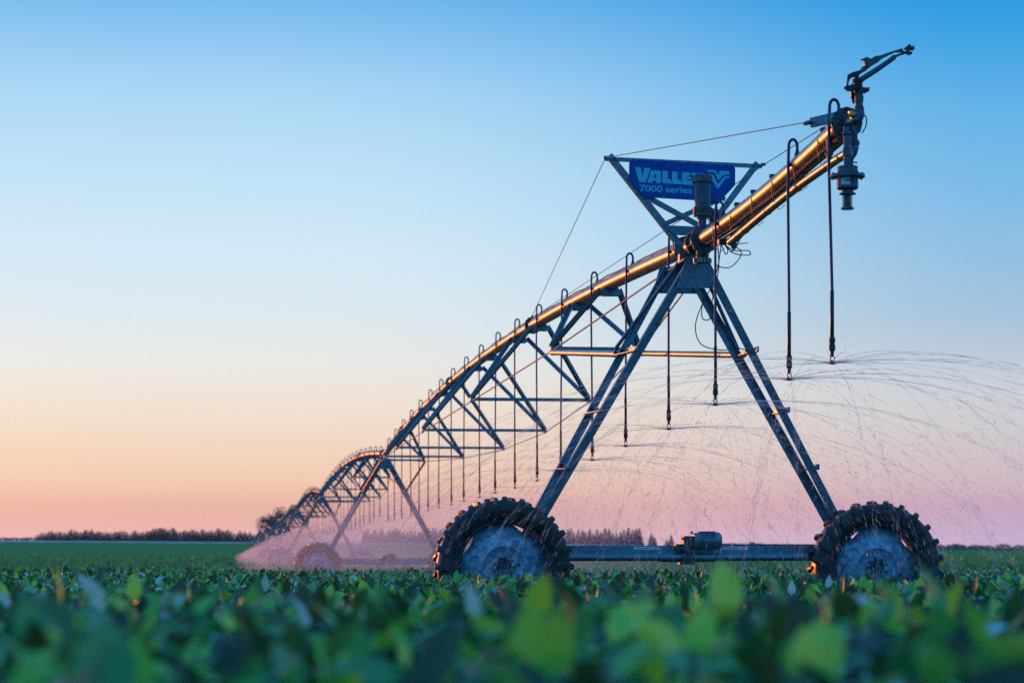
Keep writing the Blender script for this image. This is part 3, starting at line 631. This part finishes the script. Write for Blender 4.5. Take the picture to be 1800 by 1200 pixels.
gn = troot('end_gun'); tag(gn, 'dark impact sprinkler gun on a riser above the pipe end, barrel pointing up right', 'sprinkler')
m = MB(); m.path(smooth_path([(0.02, -5.92, 4.19), GP(1490, 224, -6.05), GP(1497, 214), GP(1503, 211), GP(1508.5, 204), GP(1508.5, 196)]), .022, 12); m.lathe(GP(1492, 206), (1, 0, .3), [(0, .01), (0, .035), (.03, .035), (.03, .02), (.06, .02)], 10); m.lathe(GP(1493, 219, -6.08), (1, 0, .5), [(0, .03), (.02, .034), (.04, .026), (.07, .03), (.09, .022)], 10); m.build('brass_valve', M['brass'], gn)
m = MB(); m.path(smooth_path([GP(1500, 214), GP(1507, 211), GP(1510, 203), GP(1509, 192)]), .036, 14)
m.lathe(GP(1509, 195), (0, 0, 1), [(0, .036), (.02, .038), (.025, .030), (.05, .030), (.06, .033), (.10, .035), (.105, .030), (.12, .030), (.125, .034), (.15, .034), (.155, .028), (.17, .028)], 16); m.build('riser', M['motor'], gn)
m = MB(); m.lathe(GP(1502, 182, -6.05), (0, 0, 1), [(0, .012), (.03, .014), (.04, .022), (.14, .022), (.15, .014)], 10)
m.lathe(GP(1507, 166), (0, 0, 1), [(0, .026), (.02, .036), (.08, .034), (.085, .043), (.105, .043), (.11, .02)], 18); m.build('bearing', M['black'], gn)
m = MB(); m.plate([G(1482, 157), G(1485, 154), G(1497, 153), G(1520, 157), G(1527, 156), G(1526, 163), G(1520, 166), G(1512, 162), G(1500, 162), G(1489, 163)], EU-.02, EU+.02); fixn(m.build('trip_stops', M['black'], gn, smooth=False))
m = MB(); m.path([GP(1510, 145), GP(1516, 140), GP(1538, 126), GP(1560, 111), GP(1572, 102), GP(1574, 99)], [.018, .022, .021, .019, .019, .014], 14)
m.path([GP(1572, 101), GP(1582, 97), GP(1594, 93), GP(1600, 93)], [.011, .009, .008, .009], 10); m.build('barrel', M['motor'], gn)
m = MB(); m.plate([G(1511, 108), G(1522, 103), G(1530, 106), G(1537, 101), G(1545, 100), G(1562, 94), G(1586, 86), G(1587, 90), G(1592, 92), G(1590, 93), G(1574, 93), G(1550, 105), G(1542, 112), G(1530, 119), G(1521, 127), G(1512, 129), G(1512, 122), G(1519, 118), G(1517, 109)], EU-.014, EU+.014); fixn(m.build('drive_arm', M['steel_dark'], gn, smooth=False))
m = MB(); m.plate([G(1590, 86), G(1598, 79), G(1601, 80), G(1602, 83), G(1607, 81), G(1608, 88), G(1600, 89), G(1598, 92), G(1604, 92), G(1603, 96), G(1598, 97), G(1591, 92), G(1595, 89)], EU-.02, EU+.02); fixn(m.build('deflector', M['black'], gn, smooth=False))
m = MB(); m.plate([G(1486, 156), G(1487, 147), G(1488, 135), G(1497, 130), G(1508, 127), G(1517, 122), G(1521, 127), G(1512, 132), G(1508, 136), G(1500, 138), G(1493, 141), G(1490, 147), G(1489, 156)], EU-.010, EU+.010); m.plate([G(1499, 137), G(1507, 134), G(1512, 145), G(1502, 146)], EU-.008, EU+.008); fixn(m.build('counterweight_arm', M['black'], gn, smooth=False))
m = MB(); m.path(smooth_path([GP(1516, 201), GP(1522, 210), GP(1521, 224), GP(1514, 236)]), .005, 6); m.build('control_tube', M['cable'], gn)

# ------------------------------------------------------------------ water
def traj(p, v, k=.10, dt=.012, zmin=None, tmax=1.5):
    P = [p.copy()]; Vv = [v.copy()]; t = 0
    while t < tmax:
        sp = np.linalg.norm(v); a = -k*sp*v-np.array([0, 0, 9.81]); v = v+a*dt; p = p+v*dt; t += dt
        P.append(p.copy()); Vv.append(v.copy())
    return np.array(P), np.array(Vv)
rg_ = np.random.default_rng(11)
def spray_cloud(nozzles, njet, per_jet, nrand, rad, expo, spread=1.0):
    Ps, Vs, Rs = [], [], []
    for nz in nozzles:
        nz = np.array(nz); th0 = rg_.uniform(0, 6.28)
        specs = []
        for j in range(njet):
            specs.append((th0+2*math.pi*j/njet+rg_.normal(0, .03), rg_.normal(7.6, .25), R(rg_.normal(5.0, 1.6)), per_jet, 1.0))
        for j in range(5): specs.append((rg_.uniform(0, 6.28), rg_.uniform(.8, 3.6), R(rg_.uniform(-5, 35)), per_jet//2, .7))
        for az, sp, el, cnt, wgt in specs:
            v = np.array([math.cos(az)*math.cos(el), math.sin(az)*math.cos(el), math.sin(el)])*sp
            P, V = traj(nz, v); n = len(P)
            idx = (rg_.uniform(0, 1, cnt)**1.7*(n-2)); i0 = idx.astype(int); fr = (idx-i0)[:, None]
            pos = P[i0]*(1-fr)+P[i0+1]*fr; vel = V[i0]; tt = idx/n
            pos = pos+rg_.normal(0, 1, pos.shape)*(.0015+.11*tt**2.2*spread*wgt)[:, None]
            Ps.append(pos); Vs.append(vel); Rs.append(rad*(.5+.8*tt)*rg_.uniform(.7, 1.3, cnt))
        if nrand:
            for b in range(24):
                az = rg_.uniform(0, 6.28); sp = rg_.uniform(3.5, 8.0); el = R(rg_.normal(5, 4))
                v = np.array([math.cos(az)*math.cos(el), math.sin(az)*math.cos(el), math.sin(el)])*sp
                P, V = traj(nz, v); cnt = nrand//24; idx = rg_.uniform(.12, 1, cnt)**.8*(len(P)-2); i0 = idx.astype(int); tt = idx/len(P)
                ang = rg_.normal(0, .13, cnt); c_, s_ = np.cos(ang), np.sin(ang); d = P[i0]-nz
                pos = np.stack([nz[0]+d[:, 0]*c_-d[:, 1]*s_, nz[1]+d[:, 0]*s_+d[:, 1]*c_, P[i0][:, 2]], 1)+rg_.normal(0, .07, (cnt, 3))
                vv = V[i0]; vel = np.stack([vv[:, 0]*c_-vv[:, 1]*s_, vv[:, 0]*s_+vv[:, 1]*c_, vv[:, 2]], 1)
                Ps.append(pos); Vs.append(vel*.55); Rs.append(rad*1.35*np.exp(rg_.normal(-.1, .5, cnt)))
    P = np.concatenate(Ps); V = np.concatenate(Vs); r = np.concatenate(Rs)
    keep = P[:, 2] > ground_z(P[:, 0], P[:, 1])+.45
    return P[keep], V[keep], r[keep]
def streaks(name, P, V, r, expo, mtl, fine=True):
    sp = np.linalg.norm(V, axis=1, keepdims=True); d = V/np.maximum(sp, 1e-6)
    a = np.cross(d, np.array([0.3, .2, 1.])); a /= np.linalg.norm(a, axis=1, keepdims=True); b = np.cross(d, a)
    h = np.maximum(sp*expo/2, r[:, None]*1.3); n = len(P); rr = r[:, None]
    if fine:
        vs_ = np.stack([P-d*h, P+a*rr, P+b*rr, P-a*rr, P-b*rr, P+d*h], 1).reshape(-1, 3)
        f = np.array([0,2,1, 0,3,2, 0,4,3, 0,1,4, 5,1,2, 5,2,3, 5,3,4, 5,4,1]); st = 6
    else:
        vs_ = np.stack([P-d*h, P+a*rr, P-a*.5*rr+b*.87*rr, P+d*h], 1).reshape(-1, 3)
        f = np.array([0,2,1, 3,1,2, 0,1,3, 0,3,2]); st = 4
    F = (np.arange(n)[:, None]*st+f[None, :]).ravel()
    return npmesh(name, vs_, F, 3, mtl)
def to_world(root, p): return tuple(root.matrix_world @ Vector(p))
bpy.context.view_layer.update()
near_n = [to_world(ov, p) for p in ONZ]
span_roots = [o for o in COL.objects if o.name.startswith('irrigation_span')]
span_roots.sort(key=lambda o: o.location.y)
s1 = [to_world(span_roots[0], p) for p in NOZ]
WL = ['fine arcs of water thrown from the sprinkler hanging at the pipe end', 'fine arcs of water from the second hanging sprinkler from the pipe end', 'water arcs from the sprinkler in front of the nearest tower leg']
def spray_obj(nozs, label, njet, pj, nr, rad, expo, fine, mtl):
    P, V, r = spray_cloud(nozs, njet, pj, nr, rad, expo); o = streaks('water_spray', P, V, r, expo, mtl, fine)
    return tag(o, label, 'water spray', 'sprays of water from the hanging sprinklers', 'stuff')
for i, nz in enumerate(near_n): spray_obj([nz], WL[i], 24, 340, 2900, .0021, .018, False, M['water'])
for i, nz in enumerate(s1[:4]): spray_obj([nz], ('water arcs from the first sprinkler behind the nearest tower apex', 'water arcs from the second sprinkler beyond the nearest tower', 'water arcs from the third sprinkler beyond the nearest tower', 'water arcs from the fourth sprinkler beyond the nearest tower')[i], 22, 300, 2900, .0022, .018, False, M['water'])
spray_obj(s1[4:], 'overlapping water sprays under the far part of the first span', 16, 90, 1900, .0028, .012, False, M['water'])
mid = [to_world(r_, p) for r_ in span_roots[1:3] for p in NOZ]
far = [to_world(r_, p) for r_ in span_roots[3:6] for p in NOZ[::2]]
spray_obj(mid, 'dense pink veil of spray round the second and third towers', 12, 45, 2600, .0058, .016, False, M['water_far'])
spray_obj(far, 'pale distant spray at the far end of the irrigator', 6, 20, 700, .012, .02, False, M['water_far'])
# drips from the regulator
bp_ = np.array(to_world(rg, (c[0], EU, c[2]-.33))); q = rg_.uniform(0, 1, 26)
P = bp_+np.stack([rg_.normal(0, .02, 26), rg_.normal(0, .02, 26), -q*1.15-.02], 1); V = np.stack([np.zeros(26), np.zeros(26), -np.sqrt(2*9.81*(q*1.15+.05))], 1)
tag(streaks('dripping_water', P, V, np.full(26, .0035), .006, M['water']), 'drops of water falling from the regulator', 'water', kind='stuff')
P_, V_ = traj(np.array(to_world(rg, (c[0]+.06, EU, c[2]-.2))), np.array([1.1, 0, .3]), tmax=.55); idx = rg_.integers(0, len(P_), 130)
tag(streaks('leaking_water', P_[idx]+rg_.normal(0, .012, (130, 3)), V_[idx], np.full(130, .0012), .004, M['water'], False), 'faint jet of water leaking from the regulator flange', 'water', kind='stuff')
bp_ = np.array(to_world(cb, px(1284, 470, -1.5))); P = bp_+np.stack([rg_.normal(0, .012, 16), rg_.normal(0, .02, 16), -rg_.uniform(0, 1, 16)*.55+.1], 1); V = np.tile([0, 0, -2.5], (16, 1)).astype(float)
tag(streaks('dripping_water', P, V, np.full(16, .0035), .006, M['water']), 'drops of water falling from the valve under the pipe joint', 'water', kind='stuff')

# mist hanging in the sprays: closed domes of thin air-borne water
def mist(u0, u1, dens, label):
    vm = bpy.data.materials.new('mist_volume'); vm.use_nodes = True; t = vm.node_tree; t.nodes.clear()
    o = t.nodes.new('ShaderNodeOutputMaterial'); pv = t.nodes.new('ShaderNodeVolumePrincipled')
    pv.inputs['Color'].default_value = (1.0, 0.96, 0.98, 1); pv.inputs['Density'].default_value = dens; pv.inputs['Anisotropy'].default_value = 0.5
    t.links.new(pv.outputs[0], o.inputs['Volume'])
    m = MB(); rings = []
    for u in np.linspace(u0, u1, 10):
        i = min(6, int(u//L)); k = u/L-i; base = TOW[i].lerp(TOW[i+1], k); ring = []
        for a in np.linspace(-1, 1, 17):
            z = 1.98*(1-abs(a)**2.4)+.02+.30; ring.append(base+EX*(a*4.5)+Vector((0, 0, z)))
        ring.append(base+EX*4.5+Vector((0, 0, .12))); ring.append(base-EX*4.5+Vector((0, 0, .12)))
        rings.append(ring)
    m.quadring(rings); ob = fixn(m.build('mist', vm)); tag(ob, label, 'mist', kind='stuff')
mist(-6, 17.5, .006, 'thin mist of spray round the nearest tower')
mist(18, 44, .008, 'thin mist of spray under the first span')
mist(46, 136, .0095, 'pink mist of spray round the second and third towers')
mist(137, 300, .009, 'pale mist of spray at the far end of the irrigator')

# ------------------------------------------------------------------ soybean leaves
def leaf_cloud(name, n, y0, y1, half, lmin, lmax, layer, fine, seed, mtl, label, canopy=.525, bump=.07, ypow=1.0):
    rg2 = np.random.default_rng(seed)
    # area-uniform sampling of the wedge seen by the lens
    t = rg2.uniform(0, 1, n); Y = np.sqrt(y0*y0+t*(y1*y1-y0*y0)) if y0 > 0 else y1*np.sqrt(t)
    X = rg2.uniform(-1, 1, n)*half(Y)
    hb = np.sin(X*5.1+Y*2.3)*np.sin(Y*4.7-X*1.9)+.6*np.sin(X*11.3+1.7*Y)*np.sin(Y*9.1+.5)+.8*np.sin(X*.9+.4*Y)
    q = rg2.uniform(0, 1, n)
    Z = ground_z(X, Y)+canopy+bump*hb*.5-layer*q**1.2+rg2.normal(0, .018, n)
    ln = rg2.uniform(lmin, lmax, n); wd = ln*rg2.uniform(.55, .78, n)
    az = rg2.uniform(0, 2*np.pi, n); tilt = rg2.normal(.50, .55, n); roll = rg2.normal(0, .55, n)
    f = np.stack([np.cos(az)*np.cos(tilt), np.sin(az)*np.cos(tilt), np.sin(tilt)], 1)
    s = np.stack([-np.sin(az), np.cos(az), np.zeros(n)], 1); u = np.cross(f, s); u *= np.where(u[:, 2:3] < 0, -1, 1)
    s2 = s*np.cos(roll)[:, None]+u*np.sin(roll)[:, None]; u2 = np.cross(f, s2); u2 *= np.where((u2*u).sum(1, keepdims=True) < 0, -1, 1)
    C = np.stack([X, Y, Z], 1); lnc = ln[:, None]; wc = wd[:, None]
    if fine:
        pts = [(0, 0, 0), (.26, -.42, .10), (.60, -.36, .10), (1, 0, -.10), (.60, .36, .10), (.26, .42, .10), (.3, 0, .0), (.65, 0, -.01)]
        fc = [0,6,1,1, 1,6,7,2, 2,7,3,3, 3,7,4,4, 4,7,6,5, 5,6,0,0]
        tri = [0,6,1, 1,6,7, 1,7,2, 2,7,3, 3,7,4, 4,7,6, 4,6,5, 5,6,0]
    else:
        pts = [(0, 0, 0), (.4, -.45, .12), (1, 0, -.05), (.4, .45, .12)]; tri = [0,2,1, 0,3,2]
    Vv = np.stack([C+f*lnc*a+s2*wc*b+u2*wc*cc for a, b, cc in pts], 1).reshape(-1, 3)
    F = (np.arange(n)[:, None]*len(pts)+np.array(tri)[None, :]).ravel()
    o = npmesh(name, Vv, F, 3, mtl)
    if fine: o.data.polygons.foreach_set('use_smooth', [True]*len(o.data.polygons))
    return tag(o, label, 'soybean crop', 'soybean crop', 'stuff')
wedge = lambda Y: .30*Y+.9
leaf_cloud('soybean_leaves', 30000, 2.6, 12, wedge, .060, .110, .30, True, 21, M['leaf'], 'blurred soybean leaves filling the foreground')
leaf_cloud('soybean_leaves', 66000, 12, 34, wedge, .065, .115, .19, True, 22, M['leaf'], 'sharp soybean leaves around the nearest wheels')
leaf_cloud('soybean_leaves', 90000, 34, 75, wedge, .08, .14, .16, False, 23, M['leaf'], 'small soybean leaves in the middle distance')
leaf_cloud('soybean_leaves', 90000, 75, 190, lambda Y: .27*Y, .16, .30, .16, False, 24, M['leaf_far'], 'fine textured far edge of the near soybean field')
leaf_cloud('soybean_leaves', 60000, 190, 420, lambda Y: .27*Y, .4, .7, .12, False, 25, M['leaf_far'], 'fine rows of soybeans between the irrigator and far field')

# individual tall plants standing out in the foreground
def leaf_mesh(ln, wd, bend):
    m = MB(); nx_, ny_ = 5, 9
    base = len(m.v)
    for j in range(ny_):
        t = j/(ny_-1); w_ = wd*.5*(math.sin(math.pi*min(1, t*.98+.02)**.72))**.8 if 0 < t < 1 else .001
        for i in range(nx_):
            s_ = -1+2*i/(nx_-1); m.v.append((s_*w_, t*ln, -bend*t*t*ln+.42*abs(s_)**1.5*w_+.055*wd*math.sin(9*t+2*s_)+.03*wd*math.sin(23*t)*abs(s_)))
    for j in range(ny_-1):
        for i in range(nx_-1): a = base+j*nx_+i; m.f.append((a, a+1, a+nx_+1, a+nx_))
    return m
LEAFM = []
for k in range(5):
    o = leaf_mesh(.088+.008*k, .058+.006*(k % 3), .15+.12*k).build('leaf', M['leaf']); LEAFM.append(o.data); bpy.data.objects.remove(o)
def plant(x, y, h, leaves, label):
    z0 = gz(x, y); r_ = empty('soybean_plant', (x, y, z0)); tag(r_, label, 'plant', 'tall soybean plants in the blurred foreground')
    m = MB(); m.path([(0, 0, 0), (.01, 0, h*.5), (0, 0, h*.9)], [.0035, .003, .002], 6); m.build('stem', M['stem'], r_)
    for (dx, dy, dz, az, el, ro, k, sc_) in leaves:
        o = bpy.data.objects.new('leaf', LEAFM[k]); COL.objects.link(o); o.parent = r_
        o.location = (dx, dy, h+dz); o.rotation_mode = 'QUATERNION'
        q = Matrix.Rotation(R(az), 4, 'Z') @ Matrix.Rotation(R(el), 4, 'X') @ Matrix.Rotation(R(ro), 4, 'Y'); o.rotation_quaternion = q.to_quaternion(); o.scale = (sc_,)*3
def at(x, y, Y): return ((x-900)/4250*Y, Y, EYE+(957-y)/4250*Y)
PL = [(1275, 1000, 4.6, 'up', 1.0, 'tall green leaf standing above the horizon right of the gear motor'), (1365, 1010, 4.8, 'edge', .9, 'narrow leaf seen edge-on between gear motor and right wheel'),
      (865, 1050, 3.9, 'flat', 1.05, 'round bright green leaf below the nearest left wheel'), (30, 1030, 3.6, 'tiltR', 1.1, 'pale blue-lit leaf leaning at the left picture edge'),
      (130, 1050, 3.7, 'tiltL', 1.1, 'pale leaf leaning left near the left picture edge'), (1640, 1010, 4.2, 'edge', 1.0, 'dark upright leaf right of the right wheel'),
      (1555, 1010, 4.4, 'edge', .8, 'thin dark leaf in front of the right wheel hub'), (1430, 1120, 3.1, 'up', 1.0, 'bright lime leaf low in the frame left of the right wheel'),
      (1600, 1150, 3.0, 'flat', 1.2, 'large yellow-green leaf at the bottom right'), (1080, 1035, 4.0, 'tiltR', 1.1, 'blue-green leaf mass below the base beam'),
      (180, 1130, 3.0, 'up', 1.1, 'big dull green leaf low at the left'), (1770, 1080, 3.3, 'flat', 1.3, 'dark round leaf at the right picture edge'),
      (490, 1100, 3.4, 'flat', 1.1, 'shiny mid green leaf at lower left of centre'), (690, 1110, 3.3, 'tiltL', 1.0, 'dark leaf low beneath the second tower'),
      (1190, 1060, 3.7, 'tiltL', 1.1, 'blue tinted leaf below the gear motor'), (340, 1050, 4.0, 'flat', 1.0, 'pale highlit leaf left of the spray')]
for x, y, Y, kind, s_, lb in PL:
    X, _, Z = at(x, y, Y); h = Z-gz(X, Y)-.05
    base = {'up': (0, 78, 10), 'edge': (-25, 72, 82), 'flat': (180, 35, 0), 'tiltR': (-60, 40, 25), 'tiltL': (65, 38, -20)}[kind]
    lv = [(0, 0, -.03, *base, rnd.randrange(5), s_*1.08)]
    for q in range(4):
        lv.append((rnd.uniform(-.06, .06), rnd.uniform(-.05, .05), -.07-.03*q, rnd.uniform(0, 360), rnd.uniform(0, 50), rnd.uniform(-30, 30), rnd.randrange(5), rnd.uniform(.8, 1.05)))
    plant(X, Y, h, lv, lb)

# ------------------------------------------------------------------ far trees
def crown_mesh(shape, seed, n):
    rr = np.random.default_rng(seed); V = []; F = []
    for i in range(n):
        if shape == 'cone':
            t = rr.uniform(0, 1)**1.4; rad = .40*(1-t)**.8*(.75+.25*math.sin(t*40+seed))+.02; a = rr.uniform(0, 6.28); q = math.sqrt(rr.uniform(.15, 1))
            c = np.array([math.cos(a)*rad*q, math.sin(a)*rad*q, .05+t*.95]); sz = .085*(1-.55*t)
        elif shape == 'bush':
            d = rr.normal(0, 1, 3); d /= np.linalg.norm(d); c = np.array([d[0]*.5, d[1]*.5, .45+d[2]*.42])*1.0; c[:2] *= rr.uniform(.5, 1); sz = .11
        else:
            k = rr.integers(0, 9); r3 = np.random.default_rng(seed*50+int(k)); a = r3.uniform(0, 6.28); cc = np.array([math.cos(a)*r3.uniform(.1, .36), math.sin(a)*r3.uniform(.1, .36), r3.uniform(.42, .88)])
            c = cc+rr.normal(0, 1, 3)*np.array([.075, .075, .065]); sz = .030
        a = rr.normal(0, 1, (3, 3)); a /= np.linalg.norm(a, axis=1, keepdims=True); b = len(V)
        V += [tuple(c+a[j]*sz) for j in range(3)]; F.append((b, b+1, b+2))
    me = bpy.data.meshes.new('crown'); me.from_pydata(V, [], F); me.materials.append(M['broadleaf' if shape == 'open' else 'conifer']); return me
CONE = [crown_mesh('cone', 40+k, 700) for k in range(4)]; BUSH = [crown_mesh('bush', 60+k, 300) for k in range(3)]
mt = MB(); mt.path([(0, 0, -.02), (0, 0, .35)], [.03, .02], 6); o = mt.build('trunk', M['bark']); TRUNK = o.data; bpy.data.objects.remove(o)
def far_tree(x, ybase, hpx, Y, meshes, label, wide, nm='conifer_tree', cat='tree', group=None):
    X = (x-900)/4250*Y; z = gz(X, Y)-.1; h = hpx*Y/4250
    zt_ = EYE+(957-(ybase-hpx))/4250*Y; h = max(1.0, zt_-z)
    r_ = empty(nm, (X, Y, z), (0, 0, rnd.uniform(0, 6.28))); tag(r_, label, cat, group)
    o = bpy.data.objects.new('crown', rnd.choice(meshes)); COL.objects.link(o); o.parent = r_; o.scale = (wide*h, wide*h, h)
    o = bpy.data.objects.new('trunk', TRUNK); COL.objects.link(o); o.parent = r_; o.scale = (h, h, h)
x = 62
while x < 462:
    k = math.sin(x*.05)*2+math.sin(x*.021+1)*1.5; edge_ = min(1, (x-52)/25)
    far_tree(x, 948, max(7, (15.5+k+rnd.uniform(-3, 4))*edge_-(3 if x > 400 else 0)), 1150+rnd.uniform(-25, 40), CONE, 'dark bushy conifer in the shelterbelt on the left horizon', 1.0, group='trees in the left shelterbelt')
    x += rnd.uniform(3.4, 5.4)
x = 640
while x < 1128:
    far_tree(x, 958, 25+rnd.uniform(-4, 6)+(5 if 1100 < x < 1125 else 0), 1000+rnd.uniform(-20, 40), CONE, 'dark conifer in the row behind the base beam and spray', .82, group='trees in the row behind the spray')
    x += rnd.uniform(5, 8)
for x, h, lb in ((1145, 21, 'taller lone conifer just right of the dense tree row'), (1151, 14, 'low conifer hugging the right side of the taller lone conifer'), (1180, 18, 'lone conifer nearest to the left side of the gear motor'), (1172, 11, 'lowest conifer hugging the left side of the lone one by the gear motor')):
    far_tree(x, 958, h, 1000, CONE, lb, 1.0, group='lone conifers left of the gear motor')
for x, h in ((1275, 5), (1289, 6), (1298, 5), (1322, 8), (1334, 6)): far_tree(x, 960, h+1, 1500, BUSH, 'tiny dark tree on the horizon above the base beam', 1.6, 'far_bush', 'tree', 'tiny trees above the base beam')
for x, h in ((1650, 7), (1673, 7), (1682, 8), (1692, 6), (1712, 6), (1722, 6), (1737, 5), (1764, 8), (1790, 6)): far_tree(x, 962, h, 1500, BUSH, 'small hazy tree on the right horizon behind the dark hedge', 1.9, 'far_bush', 'tree', 'small trees on the right horizon')
for x in (6, 14, 24, 34, 44, 52): far_tree(x, 948, 4+rnd.uniform(-1, 1.5), 2000, BUSH, 'tiny pale tree far off on the left horizon', 2.4, 'far_bush', 'tree', 'tiny trees on the far left horizon')
# open-crowned pair near the vanishing end
for x, yb, ht, sd, lb in ((472, 946, 47, 3, 'smaller open-crowned tree on the horizon, left of a taller one'), (493, 946, 56, 5, 'taller open-crowned tree on the horizon behind the far spans')):
    Y = 900; X = (x-900)/4250*Y; z = gz(X, Y)-.1; zt_ = EYE+(957-(yb-ht))/4250*Y; h = zt_-z
    r_ = empty('broadleaf_tree', (X, Y, z)); tag(r_, lb, 'tree')
    o = bpy.data.objects.new('crown', crown_mesh('open', sd, 1500)); COL.objects.link(o); o.parent = r_; o.scale = (h, h, h)
    m = MB(); m.path([(0, 0, 0), (.01*h, 0, .25*h), (0, 0, .4*h)], [.022*h, .016*h, .010*h], 8)
    for k in range(9):
        r3 = np.random.default_rng(sd*50+k); a = r3.uniform(0, 6.28); cc = (math.cos(a)*r3.uniform(.1, .36)*h, math.sin(a)*r3.uniform(.1, .36)*h, r3.uniform(.42, .88)*h)
        m.path([(0, 0, (.18+.02*k)*h), (cc[0]*.5, cc[1]*.5, cc[2]*.62+.05*h), cc], [.009*h, .006*h, .002*h], 5)
    m.build('trunk', M['bark'], r_)
# dark strip of corn on the right horizon
rg3 = np.random.default_rng(5); n = 16000; Yc = rg3.uniform(0, 1, n)*60+1010; Xc = (rg3.uniform(1255, 2400, n)-900)/4250*Yc
Zc = ground_z(Xc, Yc); hh = rg3.uniform(1.7, 2.5, n); a = rg3.uniform(0, 6.28, n); wv = np.stack([np.cos(a), np.sin(a), np.zeros(n)], 1)*.28
B = np.stack([Xc, Yc, Zc], 1); T = B+np.stack([rg3.normal(0, .15, n), rg3.normal(0, .15, n), hh], 1)
npo = npmesh('corn_field', np.stack([B-wv, B+wv, T], 1).reshape(-1, 3), np.arange(n*3), 3, M['corn'])
tag(npo, 'dark strip of tall corn along the right horizon', 'crop', kind='stuff')

# ------------------------------------------------------------------ air
hz = bpy.data.materials.new('haze_air'); hz.use_nodes = True; t = hz.node_tree; t.nodes.clear()
o_ = t.nodes.new('ShaderNodeOutputMaterial'); pv = t.nodes.new('ShaderNodeVolumePrincipled')
pv.inputs['Color'].default_value = (1.0, 0.94, 1.0, 1); pv.inputs['Density'].default_value = 0.00007
t.links.new(pv.outputs[0], o_.inputs['Volume'])
m = MB(); m.quadring([[(-1900, y, -30), (1900, y, -30), (1900, y, 40), (-1900, y, 40)] for y in (-90, 2700)])
tag(fixn(m.build('haze', hz, smooth=False)), 'faint evening haze over the fields', 'haze', kind='stuff')
